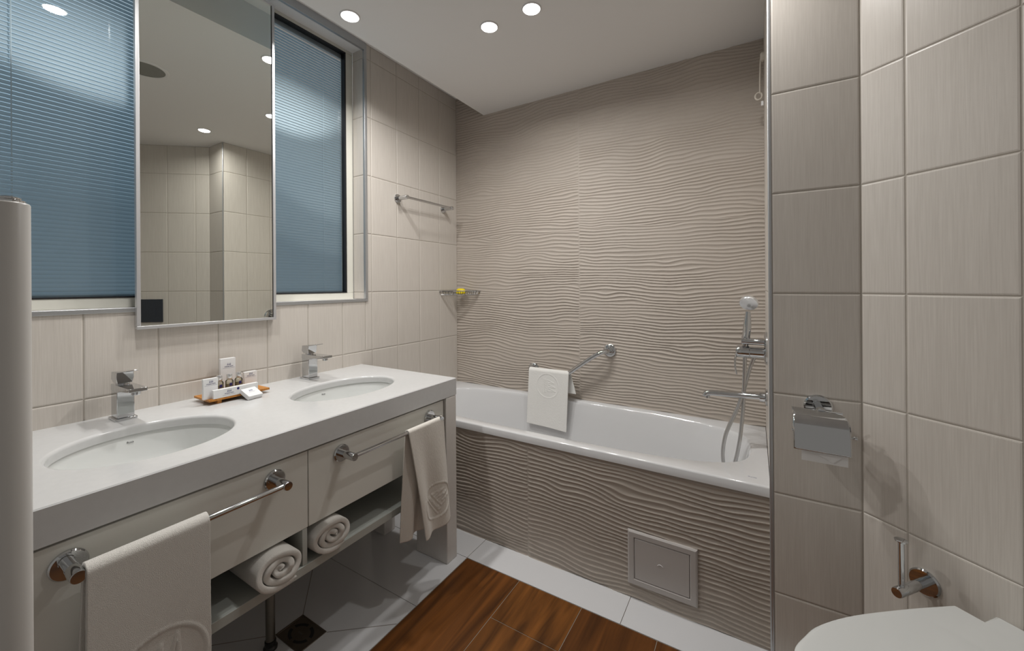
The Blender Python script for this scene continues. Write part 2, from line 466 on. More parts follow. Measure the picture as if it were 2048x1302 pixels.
# ------------------------------------------------------------------ window with blind
win = bpy.data.objects.new('window_1', None); C.objects.link(win); win.location = (-.12, -1.6, 1.18); struct(win)
fr = MB(); xf0, xf1 = -.150, -.100
fr.box(xf0, xf1, y0, y1, z0, z0 + .036); fr.box(xf0, xf1, y0, y1, z1 - .018, z1)
fr.box(xf0, xf1, y1 - .044, y1, z0 + .036, z1 - .018); fr.box(xf0, xf1, y0, y0 + .044, z0 + .036, z1 - .018)
fr.build('window_frame', M['pvc'], win, bevel=.002)
gk = MB(); a0, a1, b0, b1 = y0 + .044, y1 - .044, z0 + .036, z1 - .018; t = .008
gk.box(-.128, -.098, a0, a1, b0, b0 + t * .6); gk.box(-.128, -.098, a0, a1, b1 - t, b1)
gk.box(-.128, -.098, a1 - t, a1, b0, b1); gk.box(-.128, -.098, a0, a0 + t, b0, b1)
gk.build('gasket', M['gasket'], win, smooth=False)
gp = MB(); gp.quad((-.112, a0, b0), (-.112, a1, b0), (-.112, a1, b1), (-.112, a0, b1)); gp.build('glass_pane', M['glass'], win, smooth=False)

bl = thing('venetian_blind', 'blue slatted blind closed behind the window glass on both sides of the mirror', 'blind', (-.137, -1.6, b0))
sl = MB(); ya, yb = a0 + .006, a1 - .005; pit = .0140; zz = b0 + .016
while zz < b1 - .035:
    pr = []
    for k in range(5):
        tt = (k / 4 - .5)
        pr.append((-.137 + tt * .0070 + .0016 * math.cos(tt * PI), zz - tt * .0150))
    sl.rings([[(x, ya, z) for x, z in pr], [(x, yb, z) for x, z in pr]], False, False, False)
    zz += pit
sl.build('slats', M['blind'], bl, ang=60)
hb = MB(); hb.box(-.148, -.127, ya, yb, b1 - .030, b1 - .003); hb.build('headrail', M['alu'], bl, bevel=.001)
hb = MB(); hb.box(-.1275, -.1265, ya, yb, b1 - .034, b1 - .030); hb.build('valance_strip', M['blind_cord'], bl)
hb = MB(); hb.box(-.145, -.130, ya, yb, b0 + .002, b0 + .011); hb.build('bottom_rail', M['blind'], bl, bevel=.001)
for yy in (-.961, -1.50, -2.22):
    q = MB(); q.cyl((-.1278, yy, b0 + .01), (-.1278, yy, b1 - .03), .0008, 6); q.build('ladder_cord', M['blind_cord'], bl)
q = MB(); q.cyl((-.124, -2.016, 1.66), (-.124, -2.016, b1 - .03), .0014, 8)
for k in range(16): q.lathe((-.124, -2.016, 1.52 + k * .0095), (0, 0, 1), [(.0005, -.003), (.0024, -.0012), (.0024, .0012), (.0005, .003)], 8)
q.build('bead_chain', M['blind_cord'], bl)

# ------------------------------------------------------------------ mirror
MX = .020; m_y0, m_y1, m_z0, m_z1 = -1.766, -1.296, 1.106, 2.505
mi = thing('wall_mirror', 'tall mirror in a thin silver frame hanging in front of the window', 'mirror', (.012, (m_y0 + m_y1) / 2, m_z0))
fb = MB(); w = .011; d0, d1 = .0065, MX + .004
fb.box(d0, d1, m_y0, m_y1, m_z0, m_z0 + w); fb.box(d0, d1, m_y0, m_y1, m_z1 - w, m_z1)
fb.box(d0, d1, m_y0, m_y0 + w, m_z0 + w, m_z1 - w); fb.box(d0, d1, m_y1 - w, m_y1, m_z0 + w, m_z1 - w)
fb.build('frame', M['alu_white'], mi, bevel=.001)
q = MB(); q.box(d0, MX - .002, m_y0 + w, m_y1 - w, m_z0 + w, m_z1 - w); q.build('backing_board', M['gasket'], mi, smooth=False)
q = MB(); e = .0035; q.quad((MX, m_y0 + w, m_z0 + w), (MX, m_y1 - w - e, m_z0 + w), (MX, m_y1 - w - e, m_z1 - w), (MX, m_y0 + w, m_z1 - w))
q.build('mirror_glass', M['mirror'], mi, smooth=False)

# ------------------------------------------------------------------ ceiling lights and speaker
def make_downlight(loc, label, power=1.0):
    t = thing('ceiling_downlight', label, 'ceiling light', loc, 'round recessed ceiling spots')
    q = MB(); q.lathe(loc, (0, 0, -1), [(.036, .0), (.0425, .0), (.0425, .0015), (.040, .004), (.037, .004), (.0355, .001)], 40, cap0=False, cap1=False)
    q.build('trim_ring', M['plastic_white'], t)
    q = MB(); q.lathe(loc, (0, 0, -1), [(.0357, .0006), (.0357, .0026)], 40); q.build('lamp_lens', M['lens'], t)
    ld = bpy.data.lights.new('downlight_lamp', 'AREA'); ld.shape = 'DISK'; ld.size = .066; ld.energy = LAMP_W * power; ld.color = LAMP_COL
    ld.spread = LAMP_SPREAD if loc[0] > .5 else math.radians(150)
    lo = bpy.data.objects.new('downlight_lamp', ld); C.objects.link(lo); lo.parent = t; lo.location = (0, 0, -.005)
    return t
spots = [((.34, -1.144), 'bright ceiling spot nearest the window, beside the mirror top'),
         ((.815, -.764), 'bright ceiling spot over the bath, left one of the close pair'),
         ((1.036, -.768), 'bright ceiling spot over the bath, right one of the close pair'),
         ((.453, -1.826), 'ceiling spot seen only as a glint in the left window pane'),
         ((1.72, -.90), 'ceiling spot by the tiled corner, seen only in the mirror')]
for (x, y), lab in spots: make_downlight((x, y, ZC), lab, 1.52 if x < .5 else (.80 if x > 1.5 else 1.0))
sp = thing('ceiling_speaker', 'round grey ceiling speaker seen in the upper left of the mirror', 'speaker', (1.0, -1.455, ZC))
q = MB(); q.lathe((1.0, -1.455, ZC), (0, 0, -1), [(.088, .0), (.105, .0), (.105, .002), (.100, .005), (.088, .004)], 48, cap0=False, cap1=False); q.build('rim', M['ceiling'], sp)
q = MB(); q.lathe((1.0, -1.455, ZC), (0, 0, -1), [(.0885, .0005), (.0885, .003)], 48); q.build('grille', M['speaker'], sp)

# ------------------------------------------------------------------ vanity
DV, VE, HC = .658, -.824, .825
VL = -2.21
SINKS = [(.372, -1.835, .178, .197), (.360, -1.19, .152, .220)]
ct = thing('countertop', 'long white quartz countertop with two oval sink cutouts and deep front edge', 'countertop', (.33, -1.5, .747))
cm = MB()
def hole_plate(mb, x0, x1, y0, y1, ell):
    cx, cy, a, b = ell; N = 96
    ang = sorted([2 * PI * k / N for k in range(N)] + [math.atan2(y - cy, x - cx) % (2 * PI) for x in (x0, x1) for y in (y0, y1)])
    def rect(t):
        c, s_ = math.cos(t), math.sin(t); k = 1e9
        if c > 1e-9: k = min(k, (x1 - cx) / c)
        if c < -1e-9: k = min(k, (x0 - cx) / c)
        if s_ > 1e-9: k = min(k, (y1 - cy) / s_)
        if s_ < -1e-9: k = min(k, (y0 - cy) / s_)
        return (cx + c * k, cy + s_ * k, HC)
    def el(t, da, z):
        c, s_ = math.cos(t), math.sin(t); k = 1 / math.hypot(c / (a + da), s_ / (b + da))
        return (cx + c * k, cy + s_ * k, z)
    R = [[rect(t) for t in ang]]
    for k in range(7):
        th = k / 6 * PI / 2
        R.append([el(t, .010 * (1 - math.sin(th)), HC - .010 * (1 - math.cos(th))) for t in ang])
    R.append([el(t, 0, HC - .028) for t in ang]); R.append([el(t, .03, HC - .028) for t in ang])
    mb.rings(R, False, False, True)
YM = -1.52
hole_plate(cm, 0.0, DV - .003, VL, YM, SINKS[0]); hole_plate(cm, 0.0, DV - .003, YM, VE - .003, SINKS[1])
cm.quad((DV - .003, VL, HC), (DV, VL, HC - .003), (DV, VE, HC - .003), (DV - .003, VE - .003, HC))
cm.quad((0, VE - .003, HC), (DV - .003, VE - .003, HC), (DV, VE, HC - .003), (0, VE, HC - .003))
ZB = .7475
cm.quad((DV, VL, ZB), (DV, VE, ZB), (DV, VE, HC - .003), (DV, VL, HC - .003))
cm.quad((DV, VE, ZB), (0, VE, ZB), (0, VE, HC - .003), (DV, VE, HC - .003))
cm.quad((0, VL, ZB), (DV, VL, ZB), (DV, VL, HC), (0, VL, HC))
cm.quad((DV - .03, VL, ZB), (DV - .03, VE, ZB), (DV, VE, ZB), (DV, VL, ZB))
cm.quad((DV - .03, VL, HC - .03), (DV - .03, VE, HC - .03), (DV - .03, VE, ZB), (DV - .03, VL, ZB))
cm.build('slab', M['quartz'], ct, ang=30)

va = thing('vanity_cabinet', 'long white double vanity cabinet with two drawers and an open shelf below', 'vanity', (.33, -1.5, 0))
DF = .646
q = MB()
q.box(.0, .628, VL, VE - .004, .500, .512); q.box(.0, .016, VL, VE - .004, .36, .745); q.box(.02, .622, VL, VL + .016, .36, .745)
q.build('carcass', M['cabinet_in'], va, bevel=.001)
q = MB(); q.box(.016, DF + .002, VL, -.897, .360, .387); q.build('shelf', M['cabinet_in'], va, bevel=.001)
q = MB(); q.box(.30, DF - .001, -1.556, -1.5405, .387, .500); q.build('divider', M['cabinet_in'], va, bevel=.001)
q = MB(); q.box(DF - .018, DF, VL, -1.5385, .501, .738)
q.build('drawer', M['cabinet'], va, bevel=.0012)
q = MB(); q.box(DF - .018, DF, -1.5355, -.9015, .501, .738)
q.build('drawer', M['cabinet'], va, bevel=.0012)
q = MB(); q.box(DF - .08, DF - .02, VL, -.9, .735, .746); q.build('top_rail', M['cabinet'], va)
q = MB(); q.box(.470, DV, -.895, -.826, 0, .7455); q.build('leg', M['leg'], va, bevel=.003)
q = MB(); q.box(.150, .250, -.895, -.826, 0, .7455); q.build('leg', M['leg'], va, bevel=.003)
q = MB(); q.box(.470, DV, VL, VL + .069, 0, .7455); q.build('leg', M['leg'], va, bevel=.003)
q = MB(); q.box(.150, .250, VL, VL + .069, 0, .7455); q.build('leg', M['leg'], va, bevel=.003)

def text_mesh(txt, size, name, mat, parent, mat4, depth=.0002, local=True):
    cu = bpy.data.curves.new('txt', 'FONT'); cu.body = txt; cu.size = size; cu.align_x = 'CENTER'; cu.align_y = 'CENTER'; cu.extrude = depth
    cu.resolution_u = 3
    to = bpy.data.objects.new('txt', cu); C.objects.link(to)
    dg = bpy.context.evaluated_depsgraph_get(); dg.update()
    me = bpy.data.meshes.new_from_object(to.evaluated_get(dg)); me.name = name
    bpy.data.objects.remove(to); bpy.data.curves.remove(cu)
    me.materials.clear(); me.materials.append(mat)
    me.transform(mat4)
    o = bpy.data.objects.new(name, me); C.objects.link(o); o.parent = parent
    return o
def frame4(o, ex, ey, ez):
    mm = Matrix((Vector(ex).normalized(), Vector(ey).normalized(), Vector(ez).normalized())).transposed().to_4x4(); mm.translation = Vector(o); return mm

def make_basin(ell, label):
    cx, cy, a, b = ell
    t = thing('wash_basin', label, 'sink', (cx, cy, HC - .17), 'oval undermount basins')
    q = MB(); N = 72
    prof = [(1.10, -.030), (1.03, -.0285), (1.02, -.034), (.985, -.060), (.93, -.095), (.83, -.125), (.66, -.147), (.42, -.158), (.16, -.163), (.10, -.164)]
    outer = [(.10, -.170), (.5, -.166), (.75, -.150), (.95, -.115), (1.10, -.05)]
    R = []
    for k, z in prof + outer + [prof[0]]:
        R.append([(cx + a * k * math.cos(2 * PI * i / N), cy + b * k * math.sin(2 * PI * i / N), HC + z) for i in range(N)])
    q.rings(R, False, False, True)
    q.build('bowl', M['ceramic'], t, ang=60)
    q = MB(); q.lathe((cx, cy, HC - .1642), (0, 0, 1), [(.033, -.004), (.033, .0015), (.026, .003), (.010, .001)], 32); q.build('drain_cap', M['chrome'], t)
    # maker's mark on the back slope
    th = PI - .02 if a > .16 else PI + .02
    p0 = Vector((cx + a * .9985 * math.cos(th), cy + b * .9985 * math.sin(th), HC - .050))
    nrm = Vector((-math.cos(th) / a * .9, -math.sin(th) / b * .9, 2.0)).normalized()
    ex = Vector((-a * math.sin(th), b * math.cos(th), 0)).normalized(); ex = ex if ex.y > 0 else -ex
    ey = nrm.cross(ex)
    mt4 = frame4(p0 - t.location + nrm * .0015, ex, ey, nrm)
    text_mesh('Roca', .008, 'logo_text', M['black'], t, mt4)
    return t
make_basin(SINKS[0], 'large oval white basin under the left faucet, nearest the camera')
make_basin(SINKS[1], 'oval white basin under the right faucet, nearer the bathtub')

# faucets: spout points +x
def make_faucet(x, y, label):
    t = thing('basin_faucet', label, 'faucet', (x, y, HC), 'square chrome basin faucets')
    z = HC
    q = MB(); q.box(x - .034, x + .034, y - .027, y + .027, z, z + .008); q.build('base_plate', M['chrome'], t, bevel=.0012)
    q = MB(); q.box(x - .027, x + .027, y - .0215, y + .0215, z + .008, z + .112); q.build('body', M['chrome'], t, bevel=.0015)
    q = MB()
    sec = [(x - .027, .094, .114), (x + .03, .092, .114), (x + .050, .098, .1145), (x + .136, .1045, .1155)]
    q.rings([[(X, y - .0225, z + lo), (X, y + .0225, z + lo), (X, y + .0225, z + hi), (X, y - .0225, z + hi)] for X, lo, hi in sec])
    q.build('spout', M['chrome'], t, bevel=.0012, fixn=True)
    q = MB(); q.lathe((x + .117, y, z + .105), (0, 0, -1), [(.0115, 0), (.0115, .010), (.009, .012)], 24); q.build('aerator', M['chrome'], t)
    q = MB(); q.rings([[(x - .022, y - .018, z + .118), (x + .020, y - .018, z + .118), (x + .020, y + .018, z + .118), (x - .022, y + .018, z + .118)],
                       [(x - .028, y - .0215, z + .130), (x + .022, y - .0215, z + .134), (x + .022, y + .0215, z + .134), (x - .028, y + .0215, z + .130)],
                       [(x - .026, y - .021, z + .149), (x + .024, y - .0205, z + .154), (x + .024, y + .0205, z + .154), (x - .026, y + .021, z + .149)]])
    q.lathe((x, y, z + .113), (0, 0, 1), [(.017, 0), (.017, .006)], 24)
    ha = q.build('handle', M['chrome'], t, bevel=.001, fixn=True)
    q = MB(); q.rings([[(x - .026, y - .021, z + .147), (x - .026, y + .021, z + .147), (x - .026, y + .021, z + .153), (x - .026, y - .021, z + .153)],
                       [(x + .075, y - .018, z + .161), (x + .075, y + .018, z + .161), (x + .075, y + .018, z + .1635), (x + .075, y - .018, z + .1635)]])
    q.build('lever', M['chrome'], ha, bevel=.0007, fixn=True)
    return t
f1 = make_faucet(.079, -1.817, 'square chrome faucet standing behind the left basin')
f2 = copy_tree(f1); f2.location = (.072, -1.172, HC); f2['label'] = 'square chrome faucet standing behind the right basin'

# ------------------------------------------------------------------ towel bars
def towel_bar(name, y0, y1, x0, z, post, label, cat='towel bar', sw=.0072, rd=.030):
    t = thing(name, label, cat, (x0, (y0 + y1) / 2, z), 'round chrome towel bars')
    for y in (y0, y1):
        q = MB(); q.lathe((x0, y, z), (1, 0, 0), [(rd, 0), (rd, .006), (rd - .0025, .009), (.010, .009)], 40); q.build('wall_plate', M['chrome'], t)
        q = MB(); q.lathe((x0, y, z), (1, 0, 0), [(.0115, .008), (.0115, post * .45), (.0125, post * .45 + .001), (.0125, post + .006), (.0115, post + .008)], 32); q.build('post', M['chrome'], t)
    q = MB(); q.cyl((x0 + post - .004, y0 + .006, z), (x0 + post - .004, y1 - .006, z), sw, 24); q.build('bar', M['chrome'], t)
    return t
ZBAR = .690
towel_bar('towel_bar', -2.048, -1.640, DF, ZBAR, .066, 'chrome towel bar on the left vanity drawer, holding the big hand towel', rd=.0295)
towel_bar('towel_bar', -1.421, -.994, DF, ZBAR, .066, 'chrome towel bar on the right vanity drawer, holding the thin towel', rd=.0285)
towel_bar('towel_bar', -.563, -.150, 0.0, 1.780, .080, 'empty chrome towel bar high on the tiled wall above the bath end', rd=.026)

# ------------------------------------------------------------------ towels
def seg_d(px, py, ax, ay, bx, by):
    dx, dy = bx - ax, by - ay; L = dx * dx + dy * dy + 1e-12
    t = max(0, min(1, ((px - ax) * dx + (py - ay) * dy) / L))
    return math.hypot(px - ax - t * dx, py - ay - t * dy)
LOGO = []
for k in range(3):
    xb = -.52 + k * .34; h = .62 + .06 * k
    LOGO += [((xb, 0), (xb + .10, .25 * h / .62)), ((xb + .10, .25 * h / .62), (xb + .24, h)), ((xb + .24, h), (xb + .26, 0)), ((xb, 0), (xb + .26, 0))]
for k in range(6):
    xb = -.60 + k * .2
    LOGO += [((xb, -.16), (xb + .05, -.28)), ((xb + .05, -.28), (xb + .13, -.15)), ((xb + .13, -.15), (xb + .15, -.28))]
LOGO += [((-.62, -.40), (.62, -.40))]
def logo_h(u, v, amp, wid):
    """embossed roundel: u, v in units of the circle radius"""
    r = math.hypot(u, v); h = 0
    h += amp * math.exp(-((r - 1) / wid) ** 2)
    if r < 1:
        h -= amp * .55
        d = min(seg_d(u, v, a[0], a[1], b[0], b[1]) for a, b in LOGO)
        h += amp * 1.0 * math.exp(-(d / (wid * .9)) ** 2)
    return h
def hash3(*a):
    return math.sin(a[0] * 12.9898 + a[1] * 78.233 + a[2] * 37.7) * 43758.5453 % 1
def drape(name, label, cat, mat, span_top, span_front, span_back, zbar, pbar, rb, Lf, Lb, th, axis, sgn, logo=None, wave=(.004, 9, .3), flare=(.01, .012), nu=90, ns=150, group=None, fuzz=.0004, skirt=None):
    """cloth over a bar. axis 'y': bar runs along y, front is +x*sgn ; axis 'x': bar runs along x, front is y*sgn"""
    r = rb + th / 2
    q = MB(); arc = PI * r; tot = Lb + arc + Lf
    rows = []
    for j in range(ns + 1):
        s = tot * j / ns; row = []
        for i in range(nu + 1):
            u = i / nu
            if s < Lb:
                d = Lb - s; k = d / max(Lb, 1e-6); p = -r - flare[1] * k; z = zbar - d
                k2 = k
                a = span_top[0] + (span_back[0] - span_top[0]) * k; b = span_top[1] + (span_back[1] - span_top[1]) * k
                side = -1
            elif s < Lb + arc:
                an = (s - Lb) / r; p = -r * math.cos(an); z = zbar + r * math.sin(an); k2 = 0
                a, b = span_top; side = 0
            else:
                d = s - Lb - arc; k = d / Lf; p = r + flare[0] * k; z = zbar - d; k2 = k
                a = span_top[0] + (span_front[0] - span_top[0]) * k; b = span_top[1] + (span_front[1] - span_top[1]) * k
                side = 1
            h = a + (b - a) * u
            o = wave[0] * math.sin(u * wave[1] + wave[2] + side) * min(1, k2 * 1.6)
            if logo and side == 1:
                lx, lz, lr, rot, amp = logo
                U, V = (h - lx) / lr, (z - lz) / lr
                ra = math.radians(rot); U, V = (U * math.cos(ra) - V * math.sin(ra), U * math.sin(ra) + V * math.cos(ra))
                if U * U + V * V < 1.7: o += logo_h(U, V, amp, .032)
            o += fuzz * (hash3(i, j, 1.0) - .5) * 2
            if skirt and side == 1: z += skirt(u) * k2 ** 2
            row.append((h, p + o, z))
        rows.append(row)
    vs = []
    for row in rows:
        for h, p, z in row:
            if axis == 'y': vs.append((pbar + sgn * p, h, z))
            else: vs.append((h, pbar + sgn * p, z))
    fs = [(j * (nu + 1) + i, j * (nu + 1) + i + 1, (j + 1) * (nu + 1) + i + 1, (j + 1) * (nu + 1) + i) for j in range(ns) for i in range(nu)]
    q.add(vs, fs)
    o = q.build(name, mat, None, ang=180)
    # move the origin to the hanging towel's own place
    base = Vector((pbar, sum(span_top) / 2, zbar)) if axis == 'y' else Vector((sum(span_top) / 2, pbar, zbar))
    o.data.transform(Matrix.Translation(-base)); o.location = base
    md = o.modifiers.new('thickness', 'SOLIDIFY'); md.thickness = th; md.offset = 0
    tag(o, label, cat, group); return o
XB = DF + .062
drape('hand_towel', 'thick white terry towel hanging on the left drawer bar with embossed roundel', 'towel', M['terry'],
      (-2.038, -1.832), (-2.046, -1.834), (-2.052, -1.842), ZBAR, XB, .0075, .50, .46, .011, 'y', 1,
      logo=(-1.932, .408, .090, 0, .0026), wave=(.0035, 5, .5), flare=(.010, .006), nu=130, ns=260, fuzz=.0001)
drape('hand_towel', 'thin cream towel hanging crumpled on the right drawer bar beside the vanity leg', 'towel', M['terry_thin'],
      (-1.180, -.985), (-1.115, -.955), (-1.20, -1.075), ZBAR, XB, .0075, .435, .415, .0045, 'y', 1,
      logo=(-1.035, .372, .070, 55, .0034), wave=(.012, 8.5, .2), flare=(.012, .004), nu=110, ns=220, fuzz=.0004,
      skirt=lambda u: .03 * max(0, u - .55))

# rolled towels on the shelf
def rolled(label, cy, cz, hw, hh, x0, x1, turns, seed, th0):
    rs = random.Random(seed); N = 210
    ang0 = -PI / 2 + .6
    pts = []
    for i in range(N + 1):
        t = i / N; an = ang0 - (1 - t) * turns * 2 * PI
        k = .16 + .84 * (t ** .92) - th0 * .5
        wob = 1 + .05 * math.sin(an * 2.3 + seed) * (1 - t)
        pts.append((math.cos(an) * k * wob, math.sin(an) * k * wob))
    c = [Vector((0, cy + p[0] * hw, cz + p[1] * hh)) for p in pts]
    q = MB(); rings = []
    # (x, half thickness factor)
    prof = [(x0, 1)] + [(x0 + (x1 - x0) * f, 1) for f in (.25, .5, .7, .82, .9, .95)] + [(x1 - .006, 1), (x1 - .003, .93), (x1 - .001, .75), (x1, .45)]
    for xi, (x, f) in enumerate(prof):
        ring = []; back = []
        for i, p in enumerate(c):
            d = (c[min(i + 1, N)] - c[max(i - 1, 0)]).normalized(); n = Vector((0, -d.z, d.y))
            taper = min(1, (N - i) / 6 + .35, i / 6 + .35)
            w = th0 * (hw + hh) * .25 * f * taper
            jx = .006 * math.sin(i * .083 + seed) + .003 * math.sin(i * .21 + 2 * seed)
            fz = .0005 * (hash3(i, xi, seed) - .5)
            X = x + (jx if xi > 6 else 0)
            ring.append(Vector((X, p.y, p.z)) + n * (w + fz)); back.append(Vector((X, p.y, p.z)) - n * (w - fz))
        rings.append(ring + back[::-1])
    q.rings(rings, False, False, True)
    n = len(rings[0]); o = (len(rings) - 1) * n
    q.f += [(o + i, o + i + 1, o + n - 2 - i, o + n - 1 - i) for i in range(N)]; q.mi += [0] * N
    ob = q.build('rolled_towel', M['terry'], None, ang=180, fixn=True)
    base = Vector(((x0 + x1) / 2, cy, cz - hh)); ob.data.transform(Matrix.Translation(-base)); ob.location = base
    return tag(ob, label, 'towel', 'rolled towels on the shelf')
rolled('rolled white towel on the open shelf, left of the divider', -1.640, .4445, .078, .057, .25, .686, 2.7, 3, .26)
rolled('rolled white towel on the open shelf, right of the divider', -1.462, .4435, .075, .056, .25, .668, 2.9, 8, .25)

# ------------------------------------------------------------------ amenity tray
ay0, ay1, ax0, ax1 = -1.612, -1.402, .046, .168
tr = thing('amenity_tray', 'small bamboo tray on two feet standing on the countertop between the faucets', 'tray', ((ax0 + ax1) / 2, (ay0 + ay1) / 2, HC))
q = MB(); q.box(ax0, ax1, ay0, ay1, HC + .012, HC + .020); q.build('board', M['bamboo'], tr, bevel=.001)
for y in (ay0 + .036, ay1 - .036):
    q = MB(); q.box(ax0 + .006, ax1 - .006, y - .007, y + .007, HC, HC + .012); q.build('foot', M['bamboo'], tr, bevel=.001)
ZTR = HC + .020
def print_logo(par, o, ex, ey, ez, w):
    """three sails over a word and a fine line, printed on a card face; w = word width"""
    o = Vector(o); ex = Vector(ex); ey = Vector(ey); ez = Vector(ez)
    def P(a, b): return o + ex * (a * w) + ey * (b * w) + ez * .0003
    q = MB()
    for k in range(3):
        xb = -.25 + k * .165
        q.add([P(xb, .16), P(xb + .06, .25), P(xb + .12, .50), P(xb + .135, .16)], [(0, 3, 2, 1)])
    q.build('sails_logo', M['ink'], par, smooth=False)
    q = MB()
    q.add([P(-.72, -.22), P(.72, -.22), P(.72, -.19), P(-.72, -.19)], [(0, 1, 2, 3)])
    q.build('tagline', M['ink_grey'], par, smooth=False)
    off = Vector((0, 0, 0)); z = par
    while z is not None: off += z.location; z = z.parent
    text_mesh('maerem', w * .31, 'word_mark', M['ink'], par, frame4(o - off + ez * .0003, ex, ey, ez), .00002)
def card_box(name, label, x0, x1, y0, y1, z0, z1, logo):
    t = thing(name, label, 'box', ((x0 + x1) / 2, (y0 + y1) / 2, z0), 'white amenity boxes on the tray')
    q = MB(); q.box(x0, x1, y0, y1, z0, z1); q.build('carton', M['card'], t, bevel=.0006, seg=1)
    for (yy, zz, w) in logo: print_logo(t, (x1, yy, zz), (0, 1, 0), (0, 0, 1), (1, 0, 0), w)
    return t
card_box('amenity_box', 'tall white box at the back of the tray against the wall', .028, .044, -1.523, -1.470, HC, HC + .142, [(-1.494, .935, .030)])
card_box('amenity_box', 'upright white box at the left end of the tray', .138, .150, -1.622, -1.576, ZTR, ZTR + .074, [(-1.598, .900, .028)])
card_box('amenity_box', 'small upright white box at the right end of the tray', .060, .075, -1.452, -1.404, ZTR, ZTR + .060, [(-1.428, .889, .028)])
lb = card_box('amenity_box', 'long low white box lying along the front of the tray', .153, .168, -1.598, -1.446, ZTR, ZTR + .031, [(-1.547, .858, .030)])
q = MB(); q.lathe((.1682, -1.517, .868), (1, 0, 0), [(.0045, 0), (.0045, .0002)], 20); q.build('round_seal', M['ink'], lb)
# soap box leaning on the tray edge
sb = thing('soap_box', 'small square white soap box leaning on the front edge of the tray', 'box', (.196, -1.482, HC), 'white amenity boxes on the tray')
sb.rotation_euler = (0, math.radians(24), math.radians(7))
q = MB(); q.box(-.027, .027, -.027, .027, .0, .016); q.build('carton', M['card'], sb, bevel=.0006, seg=1, local=True)
q = MB()
for k in range(3):
    xb = -.007 + k * .0048; q.add([(-.006, xb, .0162), (-.0095, xb + .0016, .0162), (-.0165, xb + .0036, .0162), (-.006, xb + .0040, .0162)], [(0, 1, 2, 3)])
q.build('sails_logo', M['ink'], sb, smooth=False, local=True, fixn=True)
text_mesh('maerem', .007, 'word_mark', M['ink_grey'], sb, frame4((.000, 0, .0162), (0, 1, 0), (-1, 0, 0), (0, 0, 1)), .00002)
sb.location.z = HC + .0115; sb.location.x = .188

def bottle(x, y, label):
    t = thing('shampoo_bottle', label, 'bottle', (x, y, ZTR), 'small clear toiletry bottles on the tray')
    q = MB(); q.lathe((x, y, ZTR), (0, 0, 1), [(.012, 0), (.0135, .002), (.0135, .042), (.011, .047), (.0065, .050), (.0065, .053)], 24); q.build('flask', M['bottle'], t)
    q = MB(); q.lathe((x, y, ZTR), (0, 0, 1), [(.0115, .001), (.0128, .003), (.0128, .034)], 24); q.build('liquid', M['lotion'], t)
    q = MB(); q.lathe((x, y, ZTR), (0, 0, 1), [(.0088, .049), (.0095, .050), (.0095, .068), (.0085, .070)], 24); q.build('cap', M['silver_cap'], t)
    q = MB(); N = 8
    q.rings([[(x + .0137 * math.cos(a), y + .0137 * math.sin(a), ZTR + z) for a in [(-.35 + .7 * k / N) for k in range(N + 1)]] for z in (.026, .037)], False, False, False)
    q.build('label_print', M['ink'], t)
    return t
b1 = bottle(.100, -1.551, 'small clear shampoo bottle with silver cap, left of three behind the long box')
b2 = copy_tree(b1); b2.location.y = -1.517; b2['label'] = 'small clear shampoo bottle with silver cap, middle of three behind the long box'
b3 = copy_tree(b1); b3.location.y = -1.482; b3.location.x = .094; b3['label'] = 'small clear shampoo bottle with silver cap, right of three behind the long box'

# ------------------------------------------------------------------ bathtub
bt = thing('bathtub', 'white acrylic built in bathtub along the wavy tiled back wall', 'bathtub', (.94, -.33, .12))
RX0, RX1, RY0, RY1, RZ = 0.0, 1.884, -.668, -.002, .561
ecx, ecy, ea, eb, en = .946, -.326, .884, .293, 3.3
angs = sorted([2 * PI * k / 160 for k in range(160)] + [math.atan2(y - ecy, x - ecx) % (2 * PI) for x in (RX0, RX1) for y in (RY0, RY1)])
def rectp(t, ins, z):
    c, s_ = math.cos(t), math.sin(t); k = 1e9
    if c > 1e-9: k = min(k, (RX1 - ecx) / c)
    if c < -1e-9: k = min(k, (RX0 - ecx) / c)
    if s_ > 1e-9: k = min(k, (RY1 - ecy) / s_)
    if s_ < -1e-9: k = min(k, (RY0 - ecy) / s_)
    x, y = ecx + c * k, ecy + s_ * k
    return (x, max(y, RY0 + ins), z)
def sup(t, k, z, dx=0, n=en):
    c, s_ = math.cos(t), math.sin(t)
    r = 1 / ((abs(c) / (ea * k[0])) ** n + (abs(s_) / (eb * k[1])) ** n) ** (1 / n)
    return (ecx + dx + c * r, ecy + s_ * r, z)
R = []
R.append([rectp(t, .014, .524) for t in angs])
for k in range(6):
    th = k / 5 * PI / 2
    R.append([rectp(t, .009 * (1 - math.cos(th)) if k < 6 else 0, .552 + .009 * math.sin(th) if k else .526) for t in angs])
R.append([rectp(t, .012, RZ) for t in angs])
R.append([sup(t, (1.0, 1.0), RZ) for t in angs])
for kx, ky, z, dx in ((.995, .985, .559, 0), (.990, .968, .553, 0), (.985, .955, .540, 0), (.972, .925, .48, .002), (.945, .885, .40, .006), (.905, .845, .30, .012), (.86, .80, .215, .018),
                      (.82, .75, .175, .022), (.76, .68, .152, .026), (.60, .5, .140, .03), (.3, .25, .136, .03), (.02, .02, .135, .03)):
    R.append([sup(t, (kx, ky), z, dx, en - (0 if z > .5 else .5)) for t in angs])
q = MB(); q.rings(R, False, True, True); q.build('tub', M['acrylic'], bt, ang=50)
q = MB(); q.lathe((1.812, -.335, .455), (-1, 0, .2), [(.030, -.01), (.030, .006), (.024, .011), (.010, .012)], 32); q.build('overflow_cap', M['chrome'], bt)
text_mesh('Roca', .014, 'logo_text', M['ink_grey'], bt, frame4(Vector((1.832, -.612, .5613)) - bt.location, (1, 0, 0), (0, 1, 0), (0, 0, 1)), .0001)

